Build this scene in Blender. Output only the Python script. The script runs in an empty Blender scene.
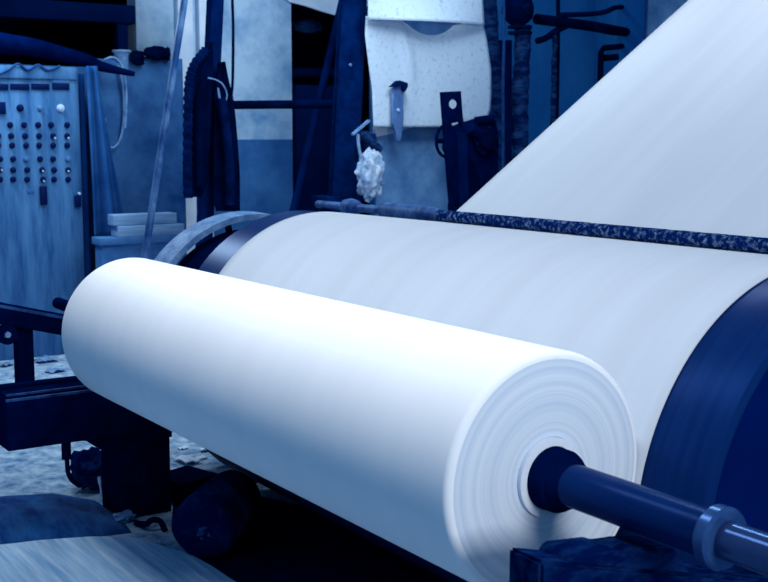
import bpy, bmesh, math, random
from mathutils import Vector, Matrix, noise as mnoise
random.seed(7)
scene = bpy.context.scene
C = scene.collection

# ------------------------------------------------------------------ camera model
F, CX, CY = 1184.0, 384.0, 291.0
PITCH, YAW, EYE = math.radians(7.393), math.radians(33.597), 1.8
CAM = Vector((2.203, -1.9506, EYE))
fwd = Vector((-math.cos(YAW)*math.cos(PITCH), math.sin(YAW)*math.cos(PITCH), -math.sin(PITCH)))
right = Vector((math.sin(YAW), math.cos(YAW), 0.0))
up = right.cross(fwd)
def P(u, v, x=None, y=None, z=None):
    """survey helper: point on a plane of the hall seen in the direction (u, v)"""
    r = right*(u-CX) - up*(v-CY) + fwd*F
    if x is not None: t = (x-CAM.x)/r.x
    elif y is not None: t = (y-CAM.y)/r.y
    else: t = (z-CAM.z)/r.z
    return CAM + r*t
cd = bpy.data.cameras.new('camera'); cam = bpy.data.objects.new('camera', cd); C.objects.link(cam)
m = Matrix((right, up, -fwd)).transposed().to_4x4(); m.translation = CAM
cam.matrix_world = m
cd.sensor_fit = 'HORIZONTAL'; cd.sensor_width = 36.0; cd.lens = F/768*36
cd.clip_start = 0.05; cd.clip_end = 100
cd.dof.use_dof = True; cd.dof.focus_distance = 4.2; cd.dof.aperture_fstop = 7.0
scene.camera = cam

# ------------------------------------------------------------------ materials
def lin(c):
    return tuple(((v/255)/12.92 if v/255 <= 0.04045 else ((v/255+0.055)/1.055)**2.4) for v in c)
def mat(name, c1, c2=None, scale=4.0, rough=0.6, metal=0.0, bump=0.0, stretch=(1,1,1), spec=0.3, detail=6, lo=0.35, hi=0.65, bscale=None, aniso=0.0):
    mt = bpy.data.materials.new(name); mt.use_nodes = True
    nt = mt.node_tree; b = nt.nodes['Principled BSDF']
    b.inputs['Roughness'].default_value = rough; b.inputs['Metallic'].default_value = metal
    b.inputs['Specular IOR Level'].default_value = spec
    b.inputs['Specular Tint'].default_value = (0.42, 0.72, 1.0, 1)
    tc = nt.nodes.new('ShaderNodeTexCoord'); mp = nt.nodes.new('ShaderNodeMapping')
    mp.inputs['Scale'].default_value = stretch
    nt.links.new(tc.outputs['Object'], mp.inputs['Vector'])
    nz = nt.nodes.new('ShaderNodeTexNoise'); nz.inputs['Scale'].default_value = scale; nz.inputs['Detail'].default_value = detail
    nz.inputs['Roughness'].default_value = 0.65
    nt.links.new(mp.outputs['Vector'], nz.inputs['Vector'])
    cr = nt.nodes.new('ShaderNodeValToRGB')
    cr.color_ramp.elements[0].position = lo; cr.color_ramp.elements[1].position = hi
    cr.color_ramp.elements[0].color = (*lin(c1), 1); cr.color_ramp.elements[1].color = (*lin(c2 or c1), 1)
    nt.links.new(nz.outputs['Fac'], cr.inputs['Fac']); nt.links.new(cr.outputs['Color'], b.inputs['Base Color'])
    if bump:
        n2 = nt.nodes.new('ShaderNodeTexNoise'); n2.inputs['Scale'].default_value = bscale or scale*2; n2.inputs['Detail'].default_value = 8
        nt.links.new(mp.outputs['Vector'], n2.inputs['Vector'])
        bp = nt.nodes.new('ShaderNodeBump'); bp.inputs['Strength'].default_value = bump; bp.inputs['Distance'].default_value = 0.02
        nt.links.new(n2.outputs['Fac'], bp.inputs['Height']); nt.links.new(bp.outputs['Normal'], b.inputs['Normal'])
    return mt
def ring_mat(name, c_lo, c_hi, centre, freq):
    """wound paper edge: fine concentric layers round the core"""
    mt = bpy.data.materials.new(name); mt.use_nodes = True
    nt = mt.node_tree; b = nt.nodes['Principled BSDF']; b.inputs['Roughness'].default_value = 0.75; b.inputs['Specular IOR Level'].default_value = 0.15
    tc = nt.nodes.new('ShaderNodeTexCoord'); sub = nt.nodes.new('ShaderNodeVectorMath'); sub.operation = 'SUBTRACT'
    sub.inputs[1].default_value = centre
    nt.links.new(tc.outputs['Object'], sub.inputs[0])
    mul = nt.nodes.new('ShaderNodeVectorMath'); mul.operation = 'MULTIPLY'; mul.inputs[1].default_value = (0, 1, 1)
    nt.links.new(sub.outputs[0], mul.inputs[0])
    ln = nt.nodes.new('ShaderNodeVectorMath'); ln.operation = 'LENGTH'; nt.links.new(mul.outputs[0], ln.inputs[0])
    nz = nt.nodes.new('ShaderNodeTexNoise'); nz.noise_dimensions = '1D'; nz.inputs['Scale'].default_value = freq
    nz.inputs['Detail'].default_value = 5; nz.inputs['Roughness'].default_value = 0.7
    nt.links.new(ln.outputs['Value'], nz.inputs['W'])
    cr = nt.nodes.new('ShaderNodeValToRGB'); cr.color_ramp.elements[0].position = 0.3; cr.color_ramp.elements[1].position = 0.62
    cr.color_ramp.elements[0].color = (*lin(c_lo), 1); cr.color_ramp.elements[1].color = (*lin(c_hi), 1)
    nt.links.new(nz.outputs['Fac'], cr.inputs['Fac']); nt.links.new(cr.outputs['Color'], b.inputs['Base Color'])
    bp = nt.nodes.new('ShaderNodeBump'); bp.inputs['Strength'].default_value = 0.25; bp.inputs['Distance'].default_value = 0.004
    nt.links.new(nz.outputs['Fac'], bp.inputs['Height']); nt.links.new(bp.outputs['Normal'], b.inputs['Normal'])
    return mt

M = {}
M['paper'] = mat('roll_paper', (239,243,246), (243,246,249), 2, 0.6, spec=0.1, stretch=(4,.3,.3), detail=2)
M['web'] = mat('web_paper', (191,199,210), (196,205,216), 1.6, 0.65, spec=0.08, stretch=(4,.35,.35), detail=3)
M['rings'] = None
M['core'] = mat('core_board', (215,224,238), (225,232,244), 20, 0.7)
M['black'] = mat('black_steel', (0,8,46), (0,16,62), 9, 0.6, 0.0, 0.15, spec=0.0)
M['black_edge'] = mat('pale_edge_steel', (4,30,84), (40,82,140), 12, 0.5, 0.0, 0.1, spec=0.1)  # paler steel for the thin strips along rail and plate edges
M['shaft'] = mat('shaft_steel', (4,34,86), (8,42,98), 5, 0.26, 0.14, stretch=(.5,6,6), spec=0.03)
M['bright'] = mat('bright_steel', (30,64,118), (56,92,146), 8, 0.2, 0.4, spec=0.2)
M['drum'] = mat('drum_metal', (6,36,90), (10,44,100), 3, 0.34, 0.14, stretch=(14,.4,.4), spec=0.03)
M['drumface'] = mat('drum_face', (0,18,74), (0,24,86), 3, 0.7, 0.0, spec=0.0)
M['hoop'] = mat('pulley_rim_metal', (60,104,156), (112,148,190), 14, 0.6, 0.0, 0.3, spec=0.1)
M['bar'] = mat('bar_speckled', (0,32,88), (140,168,204), 42, 0.6, 0.0, 0.4, detail=10, lo=0.5, hi=0.78, spec=0.0)
M['sleeve'] = mat('bar_sleeve', (14,52,112), (66,108,162), 12, 0.5, 0.0, 0.3, spec=0.1)
M['floor'] = mat('concrete', (66,110,156), (176,200,218), 10, 0.85, 0, 0.9, detail=14, lo=0.34, hi=0.66, bscale=30, spec=0.06)
M['plaster'] = mat('plaster', (92,140,186), (164,194,222), 2.2, 0.9, 0, 0.25, detail=10, lo=0.3, hi=0.58, spec=0.1)
M['dado'] = mat('dado_paint', (34,84,144), (56,108,166), 2.5, 0.8, 0, 0.2, spec=0.1)
M['darkwall'] = mat('dark_wall', (22,96,160), (40,114,176), 1.4, 0.85, stretch=(1,1,.4), spec=0.0)
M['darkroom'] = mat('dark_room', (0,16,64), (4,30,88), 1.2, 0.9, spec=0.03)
M['navy'] = mat('navy_beam', (0,12,50), (0,18,62), 1.5, 0.8, spec=0.02)
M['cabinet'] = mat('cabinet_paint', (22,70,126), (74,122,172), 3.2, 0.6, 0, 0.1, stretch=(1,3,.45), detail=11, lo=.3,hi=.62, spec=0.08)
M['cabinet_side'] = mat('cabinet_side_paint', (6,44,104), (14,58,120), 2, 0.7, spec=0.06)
M['cloth'] = mat('blue_cloth', (20,66,128), (40,90,150), 3, 0.9, spec=0.04)
M['tarp'] = mat('panel_tarp', (12,54,112), (62,110,164), 1.5, 0.8, 0, 0.25, detail=11, lo=.33,hi=.66, spec=0.06)
M['plank'] = mat('pale_plank', (96,136,184), (140,174,208), 5, 0.8, stretch=(1,.4,4), spec=0.08)
M['bench'] = mat('bench_paint', (48,98,156), (78,126,178), 3, 0.8, spec=0.08)
M['white'] = mat('white_paint', (176,198,226), (205,220,238), 3, 0.7)
M['pipegrey'] = mat('grey_steel', (10,46,104), (30,74,132), 8, 0.6, 0.0, 0.2, spec=0.1)
M['pole'] = mat('pole_steel', (20,60,120), (100,140,188), 6, 0.45, 0.0, 0.3, stretch=(1,1,.6), spec=0.3, lo=.42,hi=.75)
M['post'] = mat('post_paint', (0,16,58), (2,26,78), 4, 0.7, spec=0.0)
M['column'] = mat('column_steel', (0,16,60), (2,34,88), 5, 0.7, 0.0, 0.3, spec=0.0)
M['coat'] = mat('dark_coat', (0,6,34), (0,14,54), 6, 0.9, 0, 0.4, spec=0.0)
M['hose'] = mat('ribbed_hose', (0,10,44), (2,24,72), 10, 0.7, spec=0.0)
M['rope'] = mat('pale_rope', (70,114,168), (112,150,196), 20, 0.8)
M['sheet'] = mat('hung_sheet', (140,168,200), (180,200,222), 26, 0.85, 0, 0.25, detail=14, lo=0.3, hi=0.46, spec=0.05)
M['sheet_low'] = mat('inner_sheet', (70,118,172), (104,148,194), 4, 0.8, spec=0.1)
M['clamp'] = mat('clamp_steel', (62,98,154), (90,126,178), 14, 0.5, 0.2, 0.2)
M['rag'] = mat('pale_rag', (92,132,182), (190,208,228), 9, 0.95, 0, 0.5, detail=6, spec=0.03)
M['lagging'] = mat('pipe_lagging', (0,22,72), (44,86,142), 7, 0.85, 0, 0.8, stretch=(1,1,2.5), lo=0.42, hi=0.8, spec=0.05)
M['button'] = mat('button_black', (0,14,66), (0,18,74), 9, 0.5, spec=0.1)
M['lens'] = mat('pale_lens', (150,180,214), (176,202,230), 9, 0.4)
M['felt'] = mat('wet_felt', (0,46,106), (40,98,158), 5, 0.8, 0, 0.8, stretch=(1,2.2,1), detail=12, lo=0.4, hi=0.78, spec=0.05)
M['plate'] = mat('floor_plate', (112,160,202), (188,212,230), 3.4, 0.7, 0, 0.3, stretch=(.5,9,1), detail=12, lo=0.32, hi=0.72, spec=0.1)
M['bundle'] = mat('dark_bundle', (0,18,68), (18,60,118), 7, 0.75, 0, 0.6, spec=0.0, lo=0.45, hi=0.8)
M['scrap'] = mat('paper_scrap', (190,208,232), (226,236,246), 8, 0.8)
M['journal'] = mat('polished_steel', (40,66,112), (50,76,124), 5, 0.12, 0.45, spec=0.1)
M['smear'] = mat('pale_smear', (20,60,118), (60,104,160), 9, 0.8, 0, 0.5)
M['mortar'] = mat('litter_lump', (72,114,164), (112,150,194), 12, 0.9, 0, 0.6)
M['rail'] = mat('hewn_rail', (0,16,62), (22,60,116), 11, 0.7, 0.0, 0.7, stretch=(3,.8,2), lo=0.42, hi=0.85, spec=0.0)

# ------------------------------------------------------------------ mesh helpers
def frame(t):
    t = t.normalized(); a = Vector((0,0,1)) if abs(t.z) < 0.9 else Vector((1,0,0))
    n = t.cross(a).normalized(); return n, t.cross(n).normalized()
def tube(bm, pts, r, seg=12, cap=True, mi=0, closed=False):
    pts = [Vector(p) for p in pts]; n = len(pts)
    rs = r if isinstance(r, (list, tuple)) else [r]*n
    rings = []; nv = None
    for i, p in enumerate(pts):
        if closed: t = pts[(i+1) % n]-pts[i-1]
        else: t = pts[min(i+1, n-1)]-pts[max(i-1, 0)]
        if t.length < 1e-9: t = Vector((0,0,1))
        t.normalize()
        if nv is None: nv, _ = frame(t)
        else:
            nv = nv - t*nv.dot(t)
            if nv.length < 1e-6: nv, _ = frame(t)
            nv.normalize()
        b = t.cross(nv)
        rings.append([bm.verts.new(p + (nv*math.cos(k*2*math.pi/seg) + b*math.sin(k*2*math.pi/seg))*rs[i]) for k in range(seg)])
    lim = n if closed else n-1
    for i in range(lim):
        a, c = rings[i], rings[(i+1) % n]
        for k in range(seg):
            f = bm.faces.new((a[k], a[(k+1) % seg], c[(k+1) % seg], c[k])); f.material_index = mi
    if cap and not closed:
        bm.faces.new(list(reversed(rings[0]))).material_index = mi
        bm.faces.new(rings[-1]).material_index = mi
    return bm
def lathe(bm, prof, cy, cz, seg=64, mi=0, mis=None):
    """prof: (x, radius) list, revolved round the x direction line through (cy, cz); closed on axis if radius 0"""
    rings = []
    for x, r in prof:
        if r < 1e-6: rings.append([bm.verts.new((x, cy, cz))])
        else: rings.append([bm.verts.new((x, cy+r*math.cos(2*math.pi*k/seg), cz+r*math.sin(2*math.pi*k/seg))) for k in range(seg)])
    for i in range(len(rings)-1):
        a, c = rings[i], rings[i+1]; mm = mis[i] if mis else mi
        for k in range(seg):
            k2 = (k+1) % seg
            if len(a) == 1 and len(c) == 1: continue
            if len(a) == 1: f = bm.faces.new((a[0], c[k2], c[k]))
            elif len(c) == 1: f = bm.faces.new((a[k], a[k2], c[0]))
            else: f = bm.faces.new((a[k], a[k2], c[k2], c[k]))
            f.material_index = mm
    return bm
def box(bm, c, s, rot=None, bev=0.0, mi=0):
    r = bmesh.ops.create_cube(bm, size=1.0)
    vs = r['verts']; M4 = Matrix.Translation(Vector(c)) @ (rot.to_4x4() if rot else Matrix.Identity(4)) @ Matrix.Diagonal((*s, 1))
    bmesh.ops.transform(bm, matrix=M4, verts=vs)
    fs = {f for v in vs for f in v.link_faces}
    for f in fs: f.material_index = mi
    if bev:
        es = list({e for v in vs for e in v.link_edges})
        bmesh.ops.bevel(bm, geom=es, offset=bev, segments=2, affect='EDGES', profile=0.5)
    return bm
def bx(bm, x0, x1, y0, y1, z0, z1, bev=0.0, mi=0):
    return box(bm, ((x0+x1)/2, (y0+y1)/2, (z0+z1)/2), (abs(x1-x0), abs(y1-y0), abs(z1-z0)), None, bev, mi)
def prism(bm, front, back, mi=0):
    a = [bm.verts.new(p) for p in front]; b = [bm.verts.new(p) for p in back]; n = len(a)
    fs = [bm.faces.new(a), bm.faces.new(list(reversed(b)))]
    for i in range(n): fs.append(bm.faces.new((a[i], b[i], b[(i+1) % n], a[(i+1) % n])))
    for f in fs: f.material_index = mi
    return bm
def slab(bm, px, x, th, mi=0, bev=0.0):
    pts = [P(u, v, x=x) for u, v in px]
    return prism(bm, pts, [p+Vector((-th,0,0)) for p in pts], mi)
def holed(bm, outer, holes, nrm, th, mi=0):
    """flat plate with holes cut in it, extruded by th along -nrm"""
    es = []
    for lp in [outer]+holes:
        vs = [bm.verts.new(p) for p in lp]
        es += [bm.edges.new((vs[i], vs[(i+1) % len(vs)])) for i in range(len(vs))]
    r = bmesh.ops.triangle_fill(bm, use_beauty=True, use_dissolve=False, edges=es, normal=nrm)
    fs = [g for g in r['geom'] if isinstance(g, bmesh.types.BMFace)]
    e = bmesh.ops.extrude_face_region(bm, geom=fs)
    bmesh.ops.translate(bm, vec=-Vector(nrm)*th, verts=[g for g in e['geom'] if isinstance(g, bmesh.types.BMVert)])
    return bm
def surf(bm, f, nu, nv, mi=0):
    g = [[bm.verts.new(f(i/nu, j/nv)) for j in range(nv+1)] for i in range(nu+1)]
    for i in range(nu):
        for j in range(nv):
            bm.faces.new((g[i][j], g[i+1][j], g[i+1][j+1], g[i][j+1])).material_index = mi
    return bm
def blob(bm, c, s, amp=0.2, freq=3.0, sub=4, seed=0.0, rot=None):
    r = bmesh.ops.create_icosphere(bm, subdivisions=sub, radius=1.0)
    for v in r['verts']:
        n = mnoise.fractal(v.co*freq+Vector((seed, seed*1.7, 3.1)), 0.8, 2.0, 4)
        q = v.co*(1+amp*n); q = Vector((q.x*s[0], q.y*s[1], q.z*s[2]))
        if rot: q = rot @ q
        v.co = q + Vector(c)
    return bm
def cat(pts, n=8):
    """smooth curve through points"""
    pts = [Vector(p) for p in pts]; out = []
    for i in range(len(pts)-1):
        p0 = pts[max(i-1, 0)]; p1 = pts[i]; p2 = pts[i+1]; p3 = pts[min(i+2, len(pts)-1)]
        for k in range(n):
            t = k/n
            out.append(0.5*((2*p1)+(p2-p0)*t+(2*p0-5*p1+4*p2-p3)*t*t+(3*p1-p0-3*p2+p3)*t**3))
    out.append(pts[-1]); return out

def obj(name, bm, mats, parent=None, loc=None, angle=35, origin=None):
    bmesh.ops.remove_doubles(bm, verts=bm.verts, dist=1e-6)
    bmesh.ops.recalc_face_normals(bm, faces=bm.faces)
    for f in bm.faces: f.smooth = True
    for e in bm.edges:
        if len(e.link_faces) == 2: e.smooth = e.calc_face_angle(0) < math.radians(angle)
    if parent is not None:
        w = parent.location.copy(); q = parent.parent
        while q is not None: w += q.location; q = q.parent
        off = w
    else:
        if origin is None:
            xs = [v.co for v in bm.verts]
            off = Vector(((min(p.x for p in xs)+max(p.x for p in xs))/2, (min(p.y for p in xs)+max(p.y for p in xs))/2, min(p.z for p in xs)))
        else: off = Vector(origin)
    bmesh.ops.translate(bm, vec=-off, verts=bm.verts)
    me = bpy.data.meshes.new(name); bm.to_mesh(me); bm.free()
    o = bpy.data.objects.new(name, me); C.objects.link(o)
    for mm in (mats if isinstance(mats, (list, tuple)) else [mats]): me.materials.append(mm)
    if parent is not None: o.parent = parent
    else: o.location = off
    return o
def tag(o, label, category, group=None, kind=None):
    o['label'] = label; o['category'] = category
    if group: o['group'] = group
    if kind: o['kind'] = kind
    return o
def thing(name, label, category, loc, group=None):
    o = bpy.data.objects.new(name, None); C.objects.link(o); o.location = Vector(loc); o.empty_display_size = 0.1
    return tag(o, label, category, group)
def struct(name, bm, mats):
    o = obj(name, bm, mats); o['kind'] = 'structure'; return o
B = bmesh.new
def thick(o, t, offset=0.0):
    md = o.modifiers.new('thickness', 'SOLIDIFY'); md.thickness = t; md.offset = offset
    return o

# ------------------------------------------------------------------ the setting
XW = -7.9
b = B(); bx(b, -12, 4, -6, 16, -0.1, 0.0); struct('floor', b, M['floor'])
yA = P(137, 60, x=XW).y; zA = P(60, 66, x=XW).z
yB = P(292, 100, x=XW).y; zD = P(265, 139.5, x=XW).z
yC = P(380, 100, x=XW).y; zT = 4.4
b = B()
bx(b, XW-0.2, XW, -6, yA, 0, zA, mi=1)
bx(b, XW-0.2, XW, yA, yB, 0, zD, mi=1)
bx(b, XW-0.2, XW, yA, yB, zD, zT, mi=0)
bx(b, XW-0.2, XW, yC, 16, 0, zT, mi=2)
bx(b, XW-0.2, XW, yB, yC, P(320, 3, x=XW).z, zT, mi=0)
struct('wall_back', b, [M['plaster'], M['dado'], M['darkwall']])
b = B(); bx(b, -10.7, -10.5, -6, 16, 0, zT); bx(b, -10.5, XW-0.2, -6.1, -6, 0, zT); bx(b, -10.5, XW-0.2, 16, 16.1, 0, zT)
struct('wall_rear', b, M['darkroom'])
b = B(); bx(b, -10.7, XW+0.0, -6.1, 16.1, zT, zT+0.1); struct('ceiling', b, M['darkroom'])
# lintel beam across the dark opening, upper left
b = B(); z0 = P(60, 20, x=XW).z; z1 = P(60, 1, x=XW).z
bx(b, XW-0.2, XW+0.02, -6, yA-0.01, z0, z1, 0.01); struct('trim_1', b, M['navy'])
b = B(); bx(b, XW-0.12, XW, P(118, 40, x=XW).y, P(128, 40, x=XW).y, zA, z0-0.002, 0.005); struct('trim_2', b, M['navy'])
# pale pilasters on the back wall
for n, (u0, u1) in enumerate(((179, 194), (200, 211))):
    b = B(); bx(b, XW, XW+0.09, P(u0, 60, x=XW+.09).y, P(u1, 60, x=XW+.09).y, 0, zT, 0.01)
    struct('trim_%d' % (n+3), b, M['white'])
# wide steel pier on the right of the back wall
b = B(); bx(b, XW, XW+0.35, P(617, 10, x=XW+.35).y, P(645, 10, x=XW+.35).y, 0, zT, 0.01); struct('trim_5', b, M['darkwall'])
b = B(); bx(b, XW, XW+0.03, P(646, 10, x=XW).y, P(760, 10, x=XW).y, 2.2, zT, 0.0); struct('trim_6', b, M['plaster'])

# ------------------------------------------------------------------ paper roll on its shaft
ZR, R1, L1, XE = 0.951, 0.321, 2.78, 0.018
roll = thing('paper_roll', 'large white paper roll winding in front of the drum on a dark steel shaft', 'paper roll', (-1.4, 0, ZR-R1))
M['rings'] = ring_mat('wound_edge', (192,207,225), (216,226,237), (1.4, 0, R1), 30)
b = B(); bv = 0.02
prof = [(XE, 0.104)] + [(XE, R1-bv)] + [(XE-bv+bv*math.cos(a), R1-bv+bv*math.sin(a)) for a in (0.4, 0.8, 1.2, 1.5708)]
prof += [(-0.4, R1), (-1.0, R1), (-1.8, R1), (-L1+bv, R1)] + [(-L1+bv-bv*math.sin(a), R1-bv+bv*math.cos(a)) for a in (0.6, 1.1, 1.5708)] + [(-L1, 0.104), (XE, 0.104)]
mis = [1] + [0]*(len(prof)-2); mis[0] = 1; mis[-2] = 1
lathe(b, prof, 0, ZR, 160, mis=mis)
obj('paper_winding', b, [M['paper'], M['rings']], roll)
b = B(); lathe(b, [(-L1-0.01, 0.082), (-L1-0.01, 0.103), (XE+0.012, 0.103), (XE+0.012, 0.082), (-L1-0.01, 0.082)], 0, ZR, 64)
co = obj('core_tube', b, M['core'], roll); co['label'] = 'pale cardboard core tube'
b = B(); lathe(b, [(-0.1, 0), (-0.1, 0.08), (0.066, 0.08), (0.074, 0.077), (0.078, 0.07), (0.098, 0.064), (0.11, 0.056), (0.11, 0)], 0, ZR, 64)
obj('core_chuck', b, M['black'], roll)
b = B(); lathe(b, [(0.09, 0), (0.09, 0.054), (0.545, 0.054), (0.545, 0)], 0, ZR, 48)
obj('shaft', b, M['shaft'], roll)
b = B(); lathe(b, [(-L1-0.1, 0), (-L1-0.1, 0.05), (-L1-0.2, 0.05), (-L1-0.22, 0.03), (-3.78, 0.03), (-3.79, 0.024), (-3.79, 0)], 0, ZR, 40)
obj('shaft', b, M['black'], roll)
b = B(); lathe(b, [(0.545, 0), (0.545, 0.064), (0.552, 0.070), (0.578, 0.070), (0.586, 0.064), (0.586, 0)], 0, ZR, 64)
co = obj('shaft_collar', b, M['bright'], roll); co['label'] = 'bright steel collar'
b = B(); lathe(b, [(0.586, 0), (0.586, 0.043), (1.05, 0.043), (1.06, 0.038), (1.06, 0)], 0, ZR, 48)
obj('journal', b, M['journal'], roll)['label'] = 'polished end of the shaft'

# ------------------------------------------------------------------ reel drum
YD, ZD, RD = 1.0107, 0.728, 0.704
drum = thing('reel_drum', 'big dark metal drum with paper wrapped over it, behind the roll', 'drum', (-1.4, YD, 0.024))
b = B()
XN, XF = 0.241, -3.07
lathe(b, [(XN-0.03, RD-0.05), (XN-0.006, RD-0.045), (XN, RD-0.03), (XN-0.004, RD-0.01), (XN-0.02, RD), (0.05, RD), (-1.4, RD), (-2.9, RD), (XF+0.02, RD), (XF, RD-0.02), (XF, RD-0.05), (XF+0.03, RD-0.05)], YD, ZD, 180)
obj('drum_shell', b, M['drum'], drum)
b = B()
lathe(b, [(XN-0.03, RD-0.05), (XN-0.035, 0.30), (XN-0.02, 0.29), (XN-0.02, 0.14), (XN+0.05, 0.12), (XN+0.05, 0.0)], YD, ZD, 96)
obj('end_disc', b, M['drumface'], drum)
b = B(); lathe(b, [(XF+0.03, RD-0.05), (XF+0.03, 0.2), (XF+0.02, 0.0)], YD, ZD, 96); obj('end_disc', b, M['drumface'], drum)
for x0, x1 in ((XN+0.05, 0.8), (-4.0, XF+0.02)):
    b = B(); lathe(b, [(x0, 0), (x0, 0.07), (x1, 0.07), (x1, 0)], YD, ZD, 40); obj('journal', b, M['shaft'], drum)
b = B(); lathe(b, [(-3.5, 0.63), (-3.5, 0.662), (-3.69, 0.668), (-3.69, 0.636), (-3.5, 0.63)], YD, ZD, 140)
obj('pulley_rim', b, M['hoop'], drum)['label'] = 'pale rim of the belt pulley'
b = B(); lathe(b, [(-3.42, 0.06), (-3.42, 0.56), (-3.46, 0.575), (-3.62, 0.575), (-3.62, 0.06)], YD, ZD, 100)
for k in range(8):
    a = k*math.pi/4+0.2
    tube(b, [(-3.6, YD+0.5*math.cos(a), ZD+0.5*math.sin(a)), (-3.6, YD+0.645*math.cos(a), ZD+0.645*math.sin(a))], 0.02, 8)
obj('pulley_disc', b, M['black'], drum)
# pedestals carrying the drum
for nm, x, lb in (('near', 0.6, 'dark cast pedestal carrying the drum journal at the near end'), ('far', -3.25, 'dark cast pedestal carrying the drum journal at the far end')):
    t = thing('bearing_pedestal', lb, 'pedestal', (x, YD, 0), 'pedestals under the drum')
    b = B(); prism(b, [(x+.06, YD-.25, 0), (x+.06, YD+.25, 0), (x+.06, YD+.12, ZD-.09), (x+.06, YD-.12, ZD-.09)], [(x-.06, YD-.25, 0), (x-.06, YD+.25, 0), (x-.06, YD+.12, ZD-.09), (x-.06, YD-.12, ZD-.09)])
    obj('pedestal_body', b, M['black'], t)
    b = B(); lathe(b, [(x-.055, .071), (x-.055, .125), (x+.055, .125), (x+.055, .071), (x-.055, .071)], YD, ZD, 40); obj('bearing_ring', b, M['black'], t)

# ------------------------------------------------------------------ guide bar and the paper web
BY, BZ0, BZ1, BR = 1.75, 1.392, 1.391, 0.031
def barz(x): return BZ0 + (BZ1-BZ0)*(x+3.96)/(3.96-0.73)
bar = thing('guide_bar', 'long dark speckled guide bar lying across behind the drum', 'bar', (-1.6, BY, barz(-1.6)-BR))
b = B(); n = 60
tube(b, [(x, BY, barz(x)) for x in [-3.1+(3.1+0.25)*k/n for k in range(n+1)]], [BR*(0.97+0.06*mnoise.noise(Vector((k*.9, 0, 0)))) for k in range(n+1)], 20)
obj('bar_tube', b, M['bar'], bar)
xs0, xs1 = P(382, 212, y=BY).x, P(440, 214, y=BY).x
b = B(); tube(b, [(x, BY, barz(x)) for x in (xs0, xs0+.02, xs1-.12, xs1)], [0.032, 0.046, 0.044, 0.033], 24); obj('bar_sleeve', b, M['sleeve'], bar)
b = B(); tube(b, [(x, BY, barz(x)) for x in (-4.1, xs0+.05)], 0.024, 16); obj('bar_spindle', b, M['sleeve'], bar)
xk = P(351, 208, y=BY).x
b = B(); tube(b, [(xk-.09, BY, barz(xk)-.0), (xk-.06, BY, barz(xk)), (xk, BY, barz(xk)), (xk+.06, BY, barz(xk)), (xk+.09, BY, barz(xk))], [.026, .044, .052, .044, .026], 20); obj('bar_knuckle', b, M['sleeve'], bar)
for i, (x, lb) in enumerate(((-4.02, 'slim dark stand under the far end of the guide bar'), (0.17, 'slim dark stand under the near end of the guide bar'))):
    b = B(); bx(b, x-.035, x+.035, BY-.035, BY+.035, 0, barz(x)-(0.025 if i == 0 else BR*1.03), 0.004)
    tag(obj('bar_stand', b, M['black']), lb, 'stand')

WO = 0.7085
def web_profile():
    pts = []
    a0 = math.atan2(ZR-ZD, 0-YD)          # direction of the nip with the roll
    by, bz = BY, 1.380
    d = Vector((by-YD, bz-ZD)); D = d.length; base = math.atan2(d.y, d.x)
    # inner tangent: drum top to bar underside
    at = base + math.acos((WO+BR)/D)
    n = 70
    for k in range(n+1):
        a = a0 + 0.02 + (at-a0-0.02)*k/n
        pts.append((YD+WO*math.cos(a), ZD+WO*math.sin(a)))
    slope = math.radians(34.9)
    s0 = at+math.pi; s1 = slope - math.pi/2 + 2*math.pi
    while s0 > math.pi*2: s0 -= 2*math.pi
    while s1 < s0: s1 += 2*math.pi
    rr = BR+0.004
    for k in range(13):
        a = s0+(s1-s0)*k/12; pts.append((by+rr*math.cos(a), bz+rr*math.sin(a)))
    e = pts[-1]
    for k in range(1, 13):
        t = k*0.3; pts.append((e[0]+t*math.cos(slope), e[1]+t*math.sin(slope)))
    return pts
wp = web_profile()
b = B(); NX = 46
def wf(u, v):
    x = -2.81 + (2.81+0.024)*v; k = u*(len(wp)-1); i = min(int(k), len(wp)-2); f = k-i
    y = wp[i][0]*(1-f)+wp[i+1][0]*f; z = wp[i][1]*(1-f)+wp[i+1][1]*f
    z += (barz(x)-1.380)*min(1.0, max(0.0, (y-YD-.08)/(BY-YD-.12)))
    return Vector((x, y, z))
surf(b, wf, len(wp)-1, NX)
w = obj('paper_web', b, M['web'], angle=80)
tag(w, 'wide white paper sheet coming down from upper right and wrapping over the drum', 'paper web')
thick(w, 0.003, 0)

# ------------------------------------------------------------------ near rail with saddle
sl = -0.27
def rail(x0, x1, ya, yb, ztop, h, name_mat, parent, nm):
    b = B()
    f = [(x1, ya, ztop+sl*ya), (x1, yb, ztop+sl*yb), (x1, yb, ztop+sl*yb-h), (x1, ya, ztop+sl*ya-h)]
    prism(b, f, [(x0, p[1], p[2]) for p in f])
    bmesh.ops.bevel(b, geom=list(b.edges), offset=0.008, segments=2, affect='EDGES')
    return obj(nm, b, name_mat, parent)
nr = thing('rail_arm', 'dark sloping rail under the near end of the shaft, bottom right', 'rail', (0.335, 0, 0))
rail(0.28, 0.39, -0.35, 0.55, 0.822, 0.20, M['rail'], nr, 'rail')
b = B(); y0, y1 = -0.26, 0.12
f = [(0.388, y0, .822+sl*y0-.004), (0.388, y0+.02, .905), (0.388, -0.12, .893), (0.388, -.09, .874), (.388, -.05, .880), (.388, .06, .862), (0.388, y1, .822+sl*y1-.004)]
prism(b, f, [(0.27, p[1], p[2]) for p in f]); bmesh.ops.bevel(b, geom=list(b.edges), offset=0.006, segments=1, affect='EDGES')
obj('saddle_block', b, M['rail'], nr)
b = B(); bx(b, .29, .38, -.05, .05, 0, .63, .004); obj('leg', b, M['black'], nr)
b = B(); bx(b, .28, .39, -.3, -.2, .70, .712, .003)
b.free()

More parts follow.
